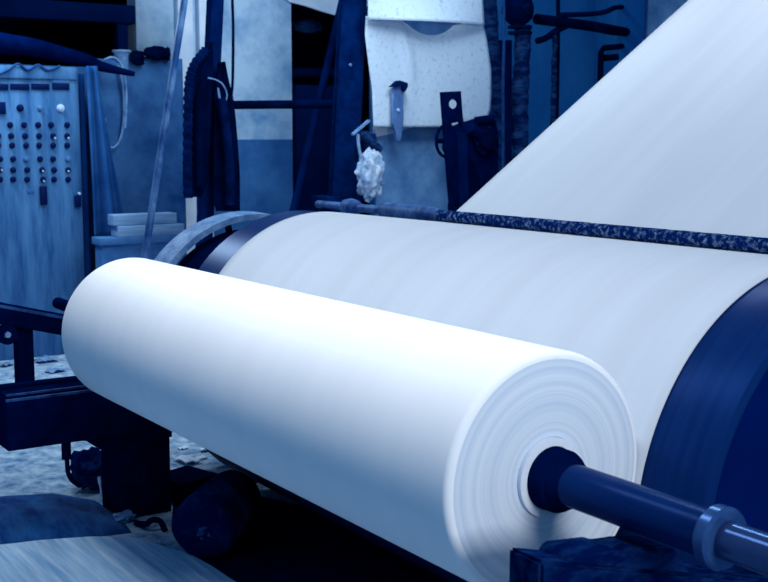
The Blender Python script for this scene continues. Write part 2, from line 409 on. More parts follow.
# ------------------------------------------------------------------ far stand: sloping rail, post, beam, leg
fs = thing('reel_stand', 'black steel stand holding the far end of the shaft at the left edge', 'stand', (-3.1, 0, 0))
rail(-3.56, -3.42, -1.1, 0.28, 0.913, 0.10, M['black'], fs, 'rail')
b = B(); ya = -1.1; f = [(-3.418, ya, .913+sl*ya-.004), (-3.418, .26, .913+sl*.26-.004), (-3.418, .26, .913+sl*.26-.018), (-3.418, ya, .913+sl*ya-.018)]
prism(b, f, [(-3.43, p[1], p[2]) for p in f]); obj('rail_edge', b, M['black_edge'], fs)['label'] = 'pale edge strip of the rail'
XB = -2.95
c0 = P(8, 452, x=XB); c1 = P(8, 400, x=XB)
b = B(); bx(b, -3.20, XB, c0.y, .28, c0.z, c1.z, .008); obj('beam', b, M['black'], fs)
b = B(); bx(b, -3.20, XB-.03, c0.y+.01, .28, c1.z, c1.z+.016, .003); obj('top_plate', b, M['black'], fs)
b = B(); bx(b, XB-.035, XB-.028, c0.y+.01, .28, c1.z+.008, c1.z+.018, .001); obj('plate_edge', b, M['black_edge'], fs)['label'] = 'pale edge strip of the top plate'
b = B(); bx(b, XB-.006, XB+.003, c0.y, .28, c1.z-.010, c1.z+.002, .001); obj('plate_edge', b, M['black_edge'], fs)['label'] = 'pale edge strip of the beam'
b = B(); bx(b, -3.15, -3.10, c0.y-.02, .25, c1.z+.016, c1.z+.034, .003); obj('top_strip', b, M['black'], fs)
b = B(); bx(b, -3.53, -3.45, P(18, 350, x=-3.45).y, P(34, 350, x=-3.45).y, c0.z+.02, .913-sl*.28-.10, .004); bx(b, -3.46, -3.19, P(20, 350, x=-3.45).y, P(32, 350, x=-3.45).y, c0.z+.03, c0.z+.1, .003)
obj('post', b, M['black'], fs)
l0 = P(120, 480, x=XB-.05).y; l1 = P(171, 480, x=XB-.05).y
b = B(); bx(b, XB-.30, XB-.05, l0, l1, 0, c0.z+.02, .006); obj('leg', b, M['black'], fs)
b = B(); f = [P(u, v, x=XB-.03) for u, v in ((62, 441), (90, 441), (104, 452), (104, 449), (172, 437), (172, 430), (62, 430))]
prism(b, f, [p+Vector((-.25, 0, 0)) for p in f]); obj('gusset', b, M['black'], fs)
# small pulley wheel hanging under the rail
pc = P(6, 334, x=-3.43)
b = B(); lathe(b, [(-3.40, .018), (-3.40, .048), (-3.44, .048), (-3.44, .018), (-3.40, .018)], pc.y, pc.z, 32); pw = obj('pulley_wheel', b, M['black'], fs)
b = B(); lathe(b, [(-3.395, 0), (-3.395, .014), (-3.45, .014), (-3.45, 0)], pc.y, pc.z, 20); obj('wheel_pin', b, M['rope'], pw)['label'] = 'pale pin'

# ------------------------------------------------------------------ foreground floor pieces
def flat(px, z0, z1, name, mt, lab, ct, jag=0.0):
    pts = [P(u, v, z=z1) for u, v in px]
    b = B(); prism(b, pts, [Vector((p.x, p.y, z0)) for p in pts]); bmesh.ops.bevel(b, geom=[e for e in b.edges if abs(e.verts[0].co.z-e.verts[1].co.z) < 1e-5 and e.verts[0].co.z > z0+.001], offset=.006, segments=2, affect='EDGES')
    return tag(obj(name, b, mt), lab, ct)
flat([(-240, 566), (-60, 552), (-10, 546), (40, 540), (90, 536), (130, 536), (160, 545), (190, 553), (212, 566), (262, 598), (180, 660), (-60, 690), (-240, 680)], 0.0, .03, 'floor_plate', M['plate'], 'pale scratched floor plate at the bottom left corner', 'floor plate')
b = B()
oc = [P(u, v, z=0.0) for u, v in ((-40, 503), (0, 497), (55, 494), (95, 501), (118, 515), (132, 533), (100, 537), (60, 540), (-10, 545), (-60, 552))]
cc = sum(oc, Vector())/len(oc)
def fe(u, v):
    k = u*len(oc); i = int(k) % len(oc); f = k-int(k)
    p = oc[i]*(1-f)+oc[(i+1) % len(oc)]*f
    q = cc+(p-cc)*v
    h = 0.075*(1-v**2.2)+0.02*(1-v)*mnoise.noise(q*6)
    return Vector((q.x, q.y, 0.002+max(h, 0)))
surf(b, fe, 60, 14)
tag(obj('wet_felt', b, M['felt'], angle=60), 'dark wet felt mat lying in a low heap beside the floor plate', 'felt')
# rolled dark felt
ra = Vector((-2.27, 0.09, 0.150)); rb = Vector((-2.58, 0.39, 0.148))
rf = thing('felt_bundle', 'black rolled felt bundle lying on the floor under the paper roll', 'felt bundle', (ra.x, ra.y, 0))
ax = (rb-ra).normalized(); b = B()
tube(b, [ra+ax*.05, ra+ax*.03, ra+ax*.005, ra, ra+ax*.02, ra+ax*.08, (ra+rb)/2, rb, rb+ax*.02], [.085, .092, .108, .126, .138, .142, .142, .136, .1], 40)
for v in b.verts:
    v.co += Vector((1, 1, 1))*0.014*mnoise.noise(v.co*6); v.co.z = max(v.co.z, 0.006)
obj('outer_wrap', b, M['bundle'], rf, angle=70)
b = B(); blob(b, ra+ax*.05+Vector((0, 0, -.02)), (.05, .05, .045), .5, 2.4, 4, 5.0); o = obj('pale_smear', b, M['smear'], rf, angle=70); o['label'] = 'pale smear in the rolled end'
pit = [P(u, v, z=0) for u, v in ((174, 492), (236, 492), (330, 512), (420, 520), (560, 640), (300, 660), (262, 612), (232, 584), (214, 572), (192, 558), (176, 540), (172, 520))]
b = B(); prism(b, [p+Vector((0, 0, .004)) for p in pit], pit)  # dark sheet stands in for the pit and the shadow under the roll
tag(obj('pit_shade', b, M['black']), 'black sheet on the floor for the dark pit and shadow beneath the roll', 'shade sheet')
# dark crate-like trough bit between leg and bundle
q0 = P(172, 500, z=0); q1 = P(205, 478, z=.16)
b = B(); box(b, (-3.2, .43, .05), (.22, .22, .10), Matrix.Rotation(.3, 3, 'Z'), .006); box(b, (-3.2, .43, .105), (.24, .24, .012), Matrix.Rotation(.3, 3, 'Z'), .003)
tag(obj('floor_box', b, M['black']), 'small black box on the floor behind the stand leg', 'box')
# bundle hanging by hook beside leg
g = P(94, 476, z=0.07)
b = B(); blob(b, (g.x, g.y, .105), (.11, .12, .105), .35, 2.2, 4, 2.0)
for v in b.verts: v.co.z = max(v.co.z, 0.002)
tag(obj('rag_bundle', b, M['bundle'], angle=60), 'dark lumpy rag bundle on the floor at the foot of the stand leg', 'rags')
h0 = P(66, 444, x=-3.0); b = B()
hp = [h0+Vector((0, 0, .03)), P(67, 460, x=-3.0), P(68, 472, x=-3.0), P(72, 480, x=-3.02), P(80, 486, x=-3.04)]
tube(b, cat(hp, 6), .011, 10); tube(b, [h0+Vector((0,0,.02)), h0+Vector((0, 0, -.07))], .022, 12)
tag(obj('hanging_cable', b, M['black'], angle=60), 'short dark cable hanging down from the black beam', 'cable')
# scraps on the floor
def scrap(u, v, s, lb, mt='scrap', gname='paper scraps on the floor', nm='paper_scrap', z=.0):
    p = P(u, v, z=z); b = B(); sd = u*.37
    def f(a, c):
        q = Vector(((a-.5)*s*1.5, (c-.5)*s, 0)); w_ = mnoise.noise(Vector((a*3+sd, c*3, sd)))
        ro = Matrix.Rotation(sd, 3, 'Z')
        return p + ro @ q + Vector((0, 0, .012+.25*s*(w_+.5)))
    surf(b, f, 8, 6); o = obj(nm, b, M[mt], angle=60); thick(o, .003)
    lo = min((vv.co.z for vv in o.data.vertices)); o.location.z = .003
    return tag(o, lb, 'scrap', gname)
SC = [(177, 472, .05, 'crumpled white paper scrap on the floor right beside the stand leg'),
      (187, 462, .10, 'largest white paper scrap on the floor right of the stand leg'),
      (200, 459, .05, 'small bright paper scrap just under the lower edge of the paper roll'),
      (207, 451, .05, 'small paper scrap on the floor nearest the lower edge of the roll'),
      (183, 449, .04, 'tiny paper scrap on the floor above the largest scrap by the leg')]
for a in SC: scrap(*a)
for u, v, s, lb in ((20, 376, .06, 'pale scrap on the floor below the left end of the rail'), (47, 362, .12, 'flat pale scrap on the floor right of the stand post'), (56, 372, .10, 'crumpled pale scrap on the floor close to the far end of the roll'), (6, 366, .09, 'pale scrap on the floor at the left edge behind the stand'), (40, 382, .06, 'small scrap on the floor just above the beam')):
    scrap(u, v, s, lb, 'mortar')
for u, v, s, lb in ((118, 500, .035, 'grey lump of litter at the foot of the stand leg'), (150, 512, .03, 'grey lump of litter in front of the stand leg'), (126, 522, .028, 'grey crumb of litter beside the floor plate')):
    p = P(u, v, z=0); b = B(); blob(b, (p.x-.02, p.y, .02), (s*1.6, s*1.8, s*.8), .5, 2.5, 3, u*.1)
    for q in b.verts: q.co.z = max(q.co.z, .001)
    tag(obj('litter_lump', b, M['mortar'], angle=60), lb, 'litter', 'grey lumps on the floor')
p = P(101, 500, x=-2.9); b = B(); tube(b, cat([P(99, 477, x=-2.98), P(100, 485, x=-2.98), P(101, 492, x=-2.98), P(101, 503, x=-2.98)], 5), [.008]*5+[.005]*11, 8)
tag(obj('paper_strip', b, M['scrap'], angle=60), 'thin white strip of paper hanging beside the stand leg', 'paper strip')
p = P(150, 530, z=0); b = B()
tube(b, cat([P(136, 523, z=.01), P(146, 524, z=.03), P(152, 520, z=.05), P(160, 521, z=.04), P(165, 530, z=.01)], 6), .014, 10)
tag(obj('hose_end', b, M['black'], angle=60), 'short bent piece of black hose on the floor before the leg', 'hose')

# ------------------------------------------------------------------ control cabinet
XC = -7.4
yR = P(82, 180, x=XC).y; zc = P(40, 66, x=XC).z
cab = thing('control_cabinet', 'grey control cabinet full of push buttons at the left edge', 'control cabinet', (XC-.25, yR-.6, 0))
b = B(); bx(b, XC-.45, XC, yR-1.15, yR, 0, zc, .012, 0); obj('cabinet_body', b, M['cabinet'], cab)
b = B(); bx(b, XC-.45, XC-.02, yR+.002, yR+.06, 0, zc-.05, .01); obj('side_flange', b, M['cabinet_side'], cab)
b = B(); bx(b, XC, XC+.02, yR-1.15, yR-.02, P(40, 79, x=XC).z, zc-.01, .006); obj('top_trim', b, M['cabinet'], cab)
for u0, u1 in ((-14, 8), (10, 29), (31, 49), (52, 69)):
    dp = obj('display', (lambda b: bx(b, XC+.0, XC+.012, P(u0, 86, x=XC).y, P(u1, 86, x=XC).y, P(u0, 89.5, x=XC).z, P(u0, 83.5, x=XC).z, .003))(B()), M['button'], cab)
b = B(); bx(b, XC, XC+.01, P(52, 80, x=XC).y, P(69, 80, x=XC).y, P(60, 83, x=XC).z, P(60, 78, x=XC).z, .002); obj('name_plate', b, M['bench'], cab)
def button(u, v, r, mt='button'):
    p = P(u, v, x=XC); b = B()
    lathe(b, [(XC-.005, r*1.25), (XC+.008, r*1.25), (XC+.008, r), (XC+.022, r*.95), (XC+.026, r*.7), (XC+.027, 0)], p.y, p.z, 16)
    return obj('push_button', b, M[mt], cab)
for v, us in ((125, (10, 24, 38, 51, 67)), (136, (-2, 11, 25, 39, 53, 67)), (145.5, (-2, 12, 26, 39, 53, 67)), (159, (0, 13, 40, 53)), (170, (0, 13, 27, 42, 54, 68)), (179.5, (0, 13, 27, 43, 54, 68))):
    for u in us: button(u, v, .0195)
button(20, 108, .024); lb_ = button(60.5, 108, .026, 'lens'); lb_['label'] = 'white indicator lamp'
for u, v in ((26, 159), (68, 159), (40, 108)): button(u, v, .02, 'cabinet')
for u, v in ((54, 138), (67.5, 138), (42, 171), (1, 170), (67.5, 171), (43, 181)):
    p = P(u, v, x=XC); b = B(); lathe(b, [(XC+.024, .009), (XC+.031, .008), (XC+.032, 0)], p.y, p.z, 10); obj('button_lamp', b, M['lens'], cab)['label'] = 'white dot on the button'
b = B(); p0, p1 = P(-6, 114, x=XC), P(5, 102, x=XC); bx(b, XC, XC+.02, p0.y, p1.y, p0.z, p1.z, .004); obj('meter', b, M['button'], cab)
b = B(); p0, p1 = P(40, 205, x=XC), P(46, 186, x=XC); bx(b, XC, XC+.03, p0.y, p1.y, p0.z, p1.z, .006); obj('handle', b, M['button'], cab)
b = B(); p0, p1 = P(74.5, 207, x=XC), P(80, 195, x=XC); bx(b, XC, XC+.03, p0.y, p1.y, p0.z, p1.z, .006); lt = obj('latch', b, M['button'], cab)
p = P(78.5, 193.5, x=XC); b = B(); lathe(b, [(XC, .012), (XC+.03, .012), (XC+.034, .006), (XC+.034, 0)], p.y, p.z, 12); obj('latch_pin', b, M['lens'], lt)
b = B(); p0, p1 = P(27, 193, x=XC), P(34, 188, x=XC); bx(b, XC, XC+.008, p0.y, p1.y, p0.z, p1.z, .002); obj('name_plate', b, M['bench'], cab)
# tangled pale cable on top
b = B(); tube(b, cat([P(-6, 76, x=XC+.03), P(8, 70, x=XC+.03), P(18, 64, x=XC+.03), P(28, 70, x=XC+.03), P(38, 65, x=XC+.03), P(48, 70, x=XC+.03), P(60, 66, x=XC+.03)], 8), .010, 8)
b2 = [v.co for v in b.verts]
tag(obj('loose_cable', b, M['pipegrey'], angle=60), 'loose bluish cable trailing along the top of the control cabinet', 'cable')
# thick black hose draped over the cabinet top
b = B(); xh = XC-.03
hp = [P(-190, 120, x=xh+.1), P(-150, 50, x=xh+.03), P(-90, 34, x=xh), P(-30, 36, x=xh), P(0, 43, x=xh), P(30, 47, x=xh), P(60, 54, x=xh), P(85, 60, x=xh), P(100, 66, x=xh), P(116, 70, x=xh+.1), P(134, 74, x=xh+.1)]
cv = cat(hp, 8); tube(b, cv, [.105-.085*(k/(len(cv)-1))**1.5 for k in range(len(cv))], 16)
tag(obj('black_hose', b, M['black'], angle=60), 'thick black hose sloping across the top of the control cabinet', 'hose')
# cloth draped beside the cabinet
b = B(); xd = XC+.12
def fc(u, v):
    lft = 86+7*v; rgt = 98+28*min(1, v*1.05)**1.1
    pu = lft+(rgt-lft)*u; pv = 66+v*(174-6*u)
    p = P(pu, pv, x=xd); return p + Vector((.045*math.sin(u*11+v*2)*(.4+v*.6), 0, 0))
surf(b, fc, 36, 24)
o = obj('draped_cloth', b, M['cloth'], angle=70); thick(o, .006)
tag(o, 'blue cloth hanging in folds beside the control cabinet', 'cloth')
# grey partition panel
xp = -7.55
pp = thing('partition_panel', 'weathered blue grey panel standing between the cabinet and the leaning pole', 'panel', (xp, P(140, 200, x=xp).y, 0))
def fp(u, v):
    pu = 94+(182-94)*u; top = 58+1.5*math.sin(u*9)
    p = P(pu, top, x=xp); z = p.z*(1-v)+.12*v
    return Vector((xp+.02*math.sin(u*8+1)*math.sin(v*3.1), p.y, z))
b = B(); surf(b, fp, 30, 20); o = obj('panel_sheet', b, M['tarp'], pp, angle=70); thick(o, .012)
for u in (96, 180):
    y = P(u, 100, x=xp).y; b = B(); bx(b, xp-.10, xp-.045, y-.02, y+.02, 0, P(u, 62, x=xp).z, .004); obj('panel_post', b, M['pipegrey'], pp)
# bench with stacked pale boards
xn = -7.0
yb0, yb1 = P(108, 240, x=xn).y, P(186, 240, x=xn).y; zb = P(150, 232, x=xn).z
zb = P(150, 236, x=xn).z
bench = thing('work_bench', 'low pale blue bench standing before the partition panel', 'bench', (xn-.1, (yb0+yb1)/2, 0))
yb0 = P(100, 240, x=xn).y
b = B(); bx(b, xn-.20, xn, yb0, yb1, zb-.06, zb, .006); obj('bench_top', b, M['bench'], bench)
b = B(); bx(b, xn-.18, xn-.03, yb0+.02, yb1-.02, .1, zb-.06, .006); obj('bench_body', b, M['bench'], bench)
for sx in (xn-.16, xn-.05):
    for sy in (yb0+.05, yb1-.05):
        b = B(); bx(b, sx-.025, sx+.025, sy-.025, sy+.025, 0, .1, .003); obj('leg', b, M['post'], bench)
for k, (u0, u1, lb) in enumerate(((119, 185, 'lower pale board of the two stacked on the bench'), (116, 179, 'upper pale board of the two stacked on the bench'))):
    b = B(); z = zb+.001+k*.092; bx(b, xn-.19, xn-.01-.03*k, P(u0, 225, x=xn).y, P(u1, 225, x=xn).y, z, z+.088, .006)
    tag(obj('board', b, M['plank']), lb, 'board', 'boards stacked on the bench')
# coil of pale hose, cup, gloves on panel top
b = B()
xq = xp+.06
tube(b, cat([P(106, 62, x=xq), P(110, 57.5, x=xq), P(117, 62, x=xq), P(121, 75, x=xq), P(124, 95, x=xq), P(124, 120, x=xq), P(120, 140, x=xq), P(112, 148, x=xq), P(106, 138, x=xq), P(105, 118, x=xq)], 8), .011, 8)
tube(b, cat([P(104, 60, x=xq+.02), P(113, 57.5, x=xq+.02), P(121, 64, x=xq+.02), P(125, 80, x=xq+.02), P(126.5, 100, x=xq+.02), P(125, 128, x=xq+.02)], 8), .011, 8)
tag(obj('hose_loop', b, M['rope'], angle=60), 'pale thin hose looped over the edge of the partition panel', 'hose')
p = P(122, 62, x=xp-.01); t = thing('metal_cup', 'pale metal cup on the panel edge next to the hose loop', 'cup', p-Vector((0,0,.1)))
b = B(); tube(b, [p+Vector((0, .02, -.10)), p+Vector((0, .015, -.02)), p+Vector((0, 0, .045)), p+Vector((0, 0, .085))], [.03, .04, .055, .075], 20); obj('cup_body', b, M['rope'], t)
b = B(); tube(b, [p+Vector((0, 0, .083)), p+Vector((0, 0, .098))], [.08, .082], 20); obj('rim', b, M['plank'], t)
def glove(u, v, du, dv, sd, lb, wr):
    p = P(u, v, x=xp+.04); t = thing('work_glove', lb, 'glove', p, 'dark gloves along the panel edge')
    b = B(); blob(b, p, (.06, .11*wr, .06), .2, 2.5, 4, sd)
    obj('palm', b, M['coat'], t, angle=60)
    for k in range(4):
        q = p+Vector((.0, .08*wr+.0, .04-.03*k)); e = P(u+du, v+dv+k*2.0, x=xp+.04)
        b = B(); tube(b, [q, (q+e)/2+Vector((.01, 0, .01)), e], [.022, .02, .014], 10); obj('finger', b, M['coat'], t, angle=60)
glove(157, 53, 12, 0, 1.0, 'dark work glove on the panel edge left of the leaning pole', 1.1)
glove(137, 58, 3, -3, 4.0, 'smaller dark work glove on the panel edge next to the cup', .55)

# ------------------------------------------------------------------ leaning pole
b = B(); xl = -5.6
pt, pbm = P(185.5, -8, x=xl), P(145, 255, x=xl)
e = pbm+(pbm-pt)*((pbm.z-0.0)/(pt.z-pbm.z)); e.z = 0.0
pt = pt + (pt-pbm)*.3
n = 40; tube(b, [pt+(e-pt)*k/n for k in range(n+1)], [.026+.003*mnoise.noise(Vector((k*1.3, 1, 0))) for k in range(n+1)], 14)
tag(obj('leaning_pole', b, M['pole'], angle=60), 'long grey steel pole leaning to the right beside the partition panel', 'pole')

# ------------------------------------------------------------------ post with coats
xo = -6.4
po = thing('steel_post', 'slim dark blue post with dark coats hung on it', 'post', (xo, P(206, 200, x=xo).y, 0))
b = B(); y0t, y1t = P(211, 0, x=xo).y, P(223, 0, x=xo).y; zt_ = 3.6
a0, a1 = P(202, 215, x=xo), P(214, 215, x=xo); t0, t1 = P(212, 0, x=xo), P(224, 0, x=xo)
def lerpz(a, t, z): f = (z-a.z)/(t.z-a.z); return a.y+(t.y-a.y)*f
fr = [(xo, lerpz(a0, t0, 0), 0), (xo, lerpz(a1, t1, 0), 0), (xo, lerpz(a1, t1, zt_), zt_), (xo, lerpz(a0, t0, zt_), zt_)]
prism(b, fr, [(xo-.1, p[1], p[2]) for p in fr]); obj('post_shaft', b, M['post'], po)
b = B(); bx(b, xo-.13, xo+.03, fr[0][1]-.04, fr[1][1]+.04, 0, .015, .003); obj('foot_plate', b, M['post'], po)
def coat(px, x, lab, depth, sd):
    """hanging cloth body: outline filled, puffed and folded"""
    b = B(); rows = 26
    def f(u, v):
        k = v*(len(px)-1); i = min(int(k), len(px)-2); q = k-i
        l = px[i][0]*(1-q)+px[i+1][0]*q; r = px[i][1]*(1-q)+px[i+1][1]*q; y = px[i][2]*(1-q)+px[i+1][2]*q
        a = u*2*math.pi; c = .5-.5*math.cos(a)
        p = P(l+(r-l)*c, y, x=x); w_ = math.sin(a)
        return p+Vector((depth*w_*(.8+.35*math.sin(c*14+sd+v*3)), 0, 0))
    surf(b, f, 40, rows)
    return b
c1_ = coat([(209, 212, 42), (199, 213, 57), (189, 213, 73), (186, 212, 95), (184.5, 211, 130), (183, 209, 165), (183, 207, 182), (185, 202, 197)], xo+.10, '', .045, 0)
t = thing('work_coat', 'dark coat hung on the left side of the slim post', 'coat', P(196, 196, x=xo+.1), 'dark coats hung on the slim post')
obj('coat_body', c1_, M['coat'], t, angle=70)
b = B(); cv = cat([P(206, 50, x=xo+.17), P(194, 66, x=xo+.17), P(189, 85, x=xo+.17), P(188, 120, x=xo+.17), P(187.5, 160, x=xo+.17), P(188, 198, x=xo+.17)], 14)
tube(b, cv, [.036+.005*math.sin(k*1.9) for k in range(len(cv))], 14); obj('sleeve', b, M['hose'], t, angle=70)
b = B(); cv = cat([P(205, 80, x=xo+.16), P(200, 100, x=xo+.16), P(199, 140, x=xo+.16), P(199, 186, x=xo+.16)], 12); tube(b, cv, .034, 12); obj('sleeve', b, M['coat'], t, angle=70)
t = thing('work_coat', 'dark coat hung on the right side of the slim post under the crossbar', 'coat', P(228, 208, x=xo+.1), 'dark coats hung on the slim post')
c2_ = coat([(219, 224, 62), (216, 228, 80), (214, 233, 96), (214, 236, 120), (213, 238, 145), (213, 240, 175), (213, 240, 200), (216, 240, 211)], xo+.10, '', .05, 1.4)
obj('coat_body', c2_, M['coat'], t, angle=70)
b = B(); tube(b, cat([P(221, 98, x=xo+.19), P(226, 130, x=xo+.19), P(229, 165, x=xo+.19), P(230, 205, x=xo+.19)], 12), .04, 12); obj('sleeve', b, M['hose'], t, angle=70)
b = B(); cv = cat([P(208, 78, x=xo+.2), P(216, 80, x=xo+.2), P(223, 85, x=xo+.21), P(227, 96, x=xo+.21), P(222, 106, x=xo+.21), P(219, 97, x=xo+.2), P(218, 88, x=xo+.2), P(221, 102, x=xo+.2)], 8)
tube(b, cv, .006, 8); tag(obj('rope_tie', b, M['rope'], angle=60), 'pale rope tied round the slim post above the right coat', 'rope')
# thin cable and crossbar
b = B(); tube(b, cat([P(231, -30, x=xo+.1), P(233, 20, x=xo+.1), P(233, 60, x=xo+.12), P(232.5, 84, x=xo+.16), P(231, 99, x=xo+.2)], 8), .012, 8)
tag(obj('hanging_cable', b, M['coat'], angle=60), 'thin dark cable hanging straight down in front of the pale plaster wall', 'cable')
XCOL = -5.9
b = B(); tube(b, [P(229, 105, x=xo+.03), P(338, 104, x=XCOL-.1)], .034, 16); tag(obj('cross_bar', b, M['coat']), 'dark horizontal bar between the slim post and the thick column', 'bar')

# ------------------------------------------------------------------ thick column
col = thing('steel_column', 'thick dark steel column standing left of the hung white sheet', 'column', (XCOL, P(345, 200, x=XCOL).y, 0))
ta0, ta1 = P(343, 0, x=XCOL), P(367, 0, x=XCOL); ba0, ba1 = P(332, 205, x=XCOL), P(357, 205, x=XCOL)
def colz(z, o): return (lerpz(ba0, ta0, z)*(1-o)+lerpz(ba1, ta1, z)*o)
b = B()
for x0, x1, o0, o1 in ((XCOL, XCOL-.02, 0, 1), (XCOL-.02, XCOL-.07, .3, .7), (XCOL-.07, XCOL-.09, .05, .95)):
    f = [(x0, colz(0, o0), 0), (x0, colz(0, o1), 0), (x0, colz(4, o1), 4), (x0, colz(4, o0), 4)]
    prism(b, f, [(x1, p[1], p[2]) for p in f])
obj('column_shaft', b, M['column'], col)
b = B(); bx(b, XCOL-.25, XCOL+.05, colz(0, 0)-.05, colz(0, 1)+.05, 0, .02, .003); obj('foot_plate', b, M['column'], col)
for u, v in ((350, 65),):
    p = P(u, v, x=XCOL); b = B(); lathe(b, [(XCOL-.005, .014), (XCOL+.012, .014), (XCOL+.016, .008), (XCOL+.016, 0)], p.y, p.z, 8); obj('bolt', b, M['clamp'], col)
b = B(); bx(b, XCOL-.22, XCOL+.03, colz(1.15, -.25), colz(1.15, 1.2), P(340, 199, x=XCOL).z-.05, P(340, 196, x=XCOL).z, .004); obj('ledge', b, M['column'], col)
# diagonal pipe in the doorway
b = B(); xg = -6.6; q0, q1 = P(345, -10, x=xg), P(296, 200, x=xg)
e = q1+(q1-q0)*(q1.z/(q0.z-q1.z)); e.z = 0; tube(b, [q0, e], .034, 14)
tag(obj('diagonal_pipe', b, M['post']), 'dark pipe leaning diagonally across the dark doorway', 'pipe')
# things dimly seen in the doorway
b = B(); p = P(307, 26, x=-8.6); blob(b, p, (.12, .16, .07), .3, 2, 3, 5); o = obj('hung_sack', b, M['tarp'], angle=60)
tube_b = B(); tube(tube_b, [P(285, 73, x=-8.7), P(350, 72, x=-8.7)], .05, 12); tag(obj('pipe', tube_b, M['post']), 'dark horizontal pipe inside the dark doorway', 'pipe')
tag(o, 'dim blue sack high up inside the dark doorway', 'sack')
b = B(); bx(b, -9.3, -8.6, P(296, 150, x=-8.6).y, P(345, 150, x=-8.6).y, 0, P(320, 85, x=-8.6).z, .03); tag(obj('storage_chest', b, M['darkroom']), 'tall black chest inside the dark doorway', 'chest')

# ------------------------------------------------------------------ white board over the doorway
b = B(); slab(b, [(282, -20), (366, -20), (366, 21), (350, 19), (324, 12), (306, 6), (290, 2), (282, -4)], XW+.03, .03)
tag(obj('hung_board', b, M['white']), 'pale board hung high across the top of the dark doorway', 'board')

# ------------------------------------------------------------------ hung sheets
XS = -5.75
def outl(v):   # left, right edges of the lower sheet, by row
    L = [(15, 366), (35, 365), (60, 368), (90, 372), (127, 373.5)]; Rr = [(15, 482), (40, 487), (70, 491), (95, 491), (110, 490), (118, 487), (124, 480), (127, 470)]
    def ip(T):
        if v <= T[0][0]: return T[0][1]
        for (a, p), (c, q) in zip(T, T[1:]):
            if v <= c: return p+(q-p)*(v-a)/(c-a)
        return T[-1][1]
    return ip(L), ip(Rr)
b = B()
def fs1(u, v):
    top = 16+10.5*max(0.0, 1-((u-.64)/.40)**2); row = top+v*(127-top); l, r = outl(row); p = P(l+(r-l)*u, row, x=XS)  # top edge dips so the blue panel shows as the fold's crescent shadow
    bulge = -.24*math.exp(-((u-.62)/.24)**2)*math.exp(-v*8) + .03*math.sin(u*3.1)*v + .025*math.exp(-((u-.32)/.05)**2)*math.exp(-((v-.35)/.3)**2)
    return p+Vector((bulge, 0, 0))
surf(b, fs1, 44, 44); sh = obj('hung_sheet', b, M['sheet'], angle=70); thick(sh, .008)
tag(sh, 'big spotted white sheet with a rounded lower corner hung right of the thick column', 'sheet')
b = B()
def fs2(u, v):
    row = -25+v*(45.0+5.5*u); l = 366+u*0; r = 479+3*v
    p = P(l+(r-l)*u, row, x=XS+.05)
    return p+Vector((.03+.10*math.sin(u*3.14)*v*v, 0, 0))
surf(b, fs2, 40, 14); sh2 = obj('hung_sheet', b, M['sheet'], angle=70); thick(sh2, .008)
tag(sh2, 'upper white sheet whose lower hem overlaps the big spotted sheet', 'sheet')
hr = thing('hanging_rail', 'dark rail holding up the spotted white sheets from above', 'rail', (XS, P(430, 100, x=XS).y, 0))
zr_ = P(430, -28, x=XS).z; b = B(); tube(b, [(XS+.08, P(352, 0, x=XS).y, zr_+.02), (XS+.08, P(500, 0, x=XS).y, zr_+.02)], .025, 12); obj('rail_tube', b, M['post'], hr)
b = B(); y = P(494, 0, x=XS).y; bx(b, XS-.26, XS-.2, y-.03, y+.03, 0, zr_+.05, .004); bx(b, XS-.22, XS+.08, y-.02, y+.02, zr_+.0, zr_+.04, .003); obj('rail_post', b, M['post'], hr)
b = B(); slab(b, [(368, 10), (480, 10), (478, 80), (448, 118), (448, 204), (448, 420), (376, 420), (376, 203)], XS-.12, .015); tag(obj('back_panel', b, M['sheet_low']), 'plain blue panel below the big spotted sheet, its top standing in for the fold shadow', 'panel')  # upper part stands in for the shadow between the two sheets
b = B(); slab(b, [(375, 127), (414, 127), (395, 133), (376, 137)], XS-.09, .03); tag(obj('paper_strip', b, M['sheet']), 'pale strip peeping out under the lower hem of the spotted sheet', 'paper strip')
# clamp on the sheet
cl = thing('clamp', 'grey steel clamp with tapered handle gripping the spotted sheet', 'clamp', P(395, 142, x=XS+.06))
b = B(); slab(b, [(393, 88), (404, 83), (404, 120), (401.5, 131), (401, 141), (397, 142), (396, 131), (392.5, 124)], XS+.09, .03); bmesh.ops.bevel(b, geom=list(b.edges), offset=.006, segments=1, affect='EDGES'); obj('handle', b, M['clamp'], cl)
b = B(); slab(b, [(393, 87), (400, 80.5), (408, 83), (408, 87), (405, 92), (403, 90), (403, 86)], XS+.12, .07); obj('jaw', b, M['post'], cl)
p = P(398, 110, x=XS+.09); b = B(); lathe(b, [(XS+.085, .014), (XS+.1, .012), (XS+.102, 0)], p.y, p.z, 12); obj('rivet', b, M['lens'], cl)
# rag and stick beside the column
b = B(); p = P(371, 175, x=XS+.12); blob(b, p, (.07, .122, .19), .24, 2.2, 5, 3.0)
for v in b.verts: v.co += Vector((1, .6, .2))*.012*mnoise.noise(Vector((v.co.x*4, v.co.y*40, v.co.z*9)))
rg = obj('hung_rag', b, M['rag'], angle=70); tag(rg, 'fluffy pale rag hanging between the thick column and the blue panel', 'rag')
b = B(); slab(b, [(353, 133.5), (353.5, 135.5), (370.5, 121.5), (369.5, 119.5)], XS+.14, .03); tag(obj('flat_stick', b, M['rope']), 'pale flat stick jutting out above the fluffy rag', 'stick')
b = B(); tube(b, cat([P(358, 134, x=XS+.1), P(358.5, 145, x=XS+.1), P(361, 158, x=XS+.1)], 6), .013, 8); tag(obj('rag_tie', b, M['plank'], angle=60), 'short pale cord holding up the fluffy rag', 'cord')
b = B(); p = P(368, 142, x=XS-.05); blob(b, p, (.06, .07, .08), .35, 2.4, 4, 8.0); tube(b, [P(361, 134, x=XS+.0), P(380, 150, x=XS+.0)], .035, 10)
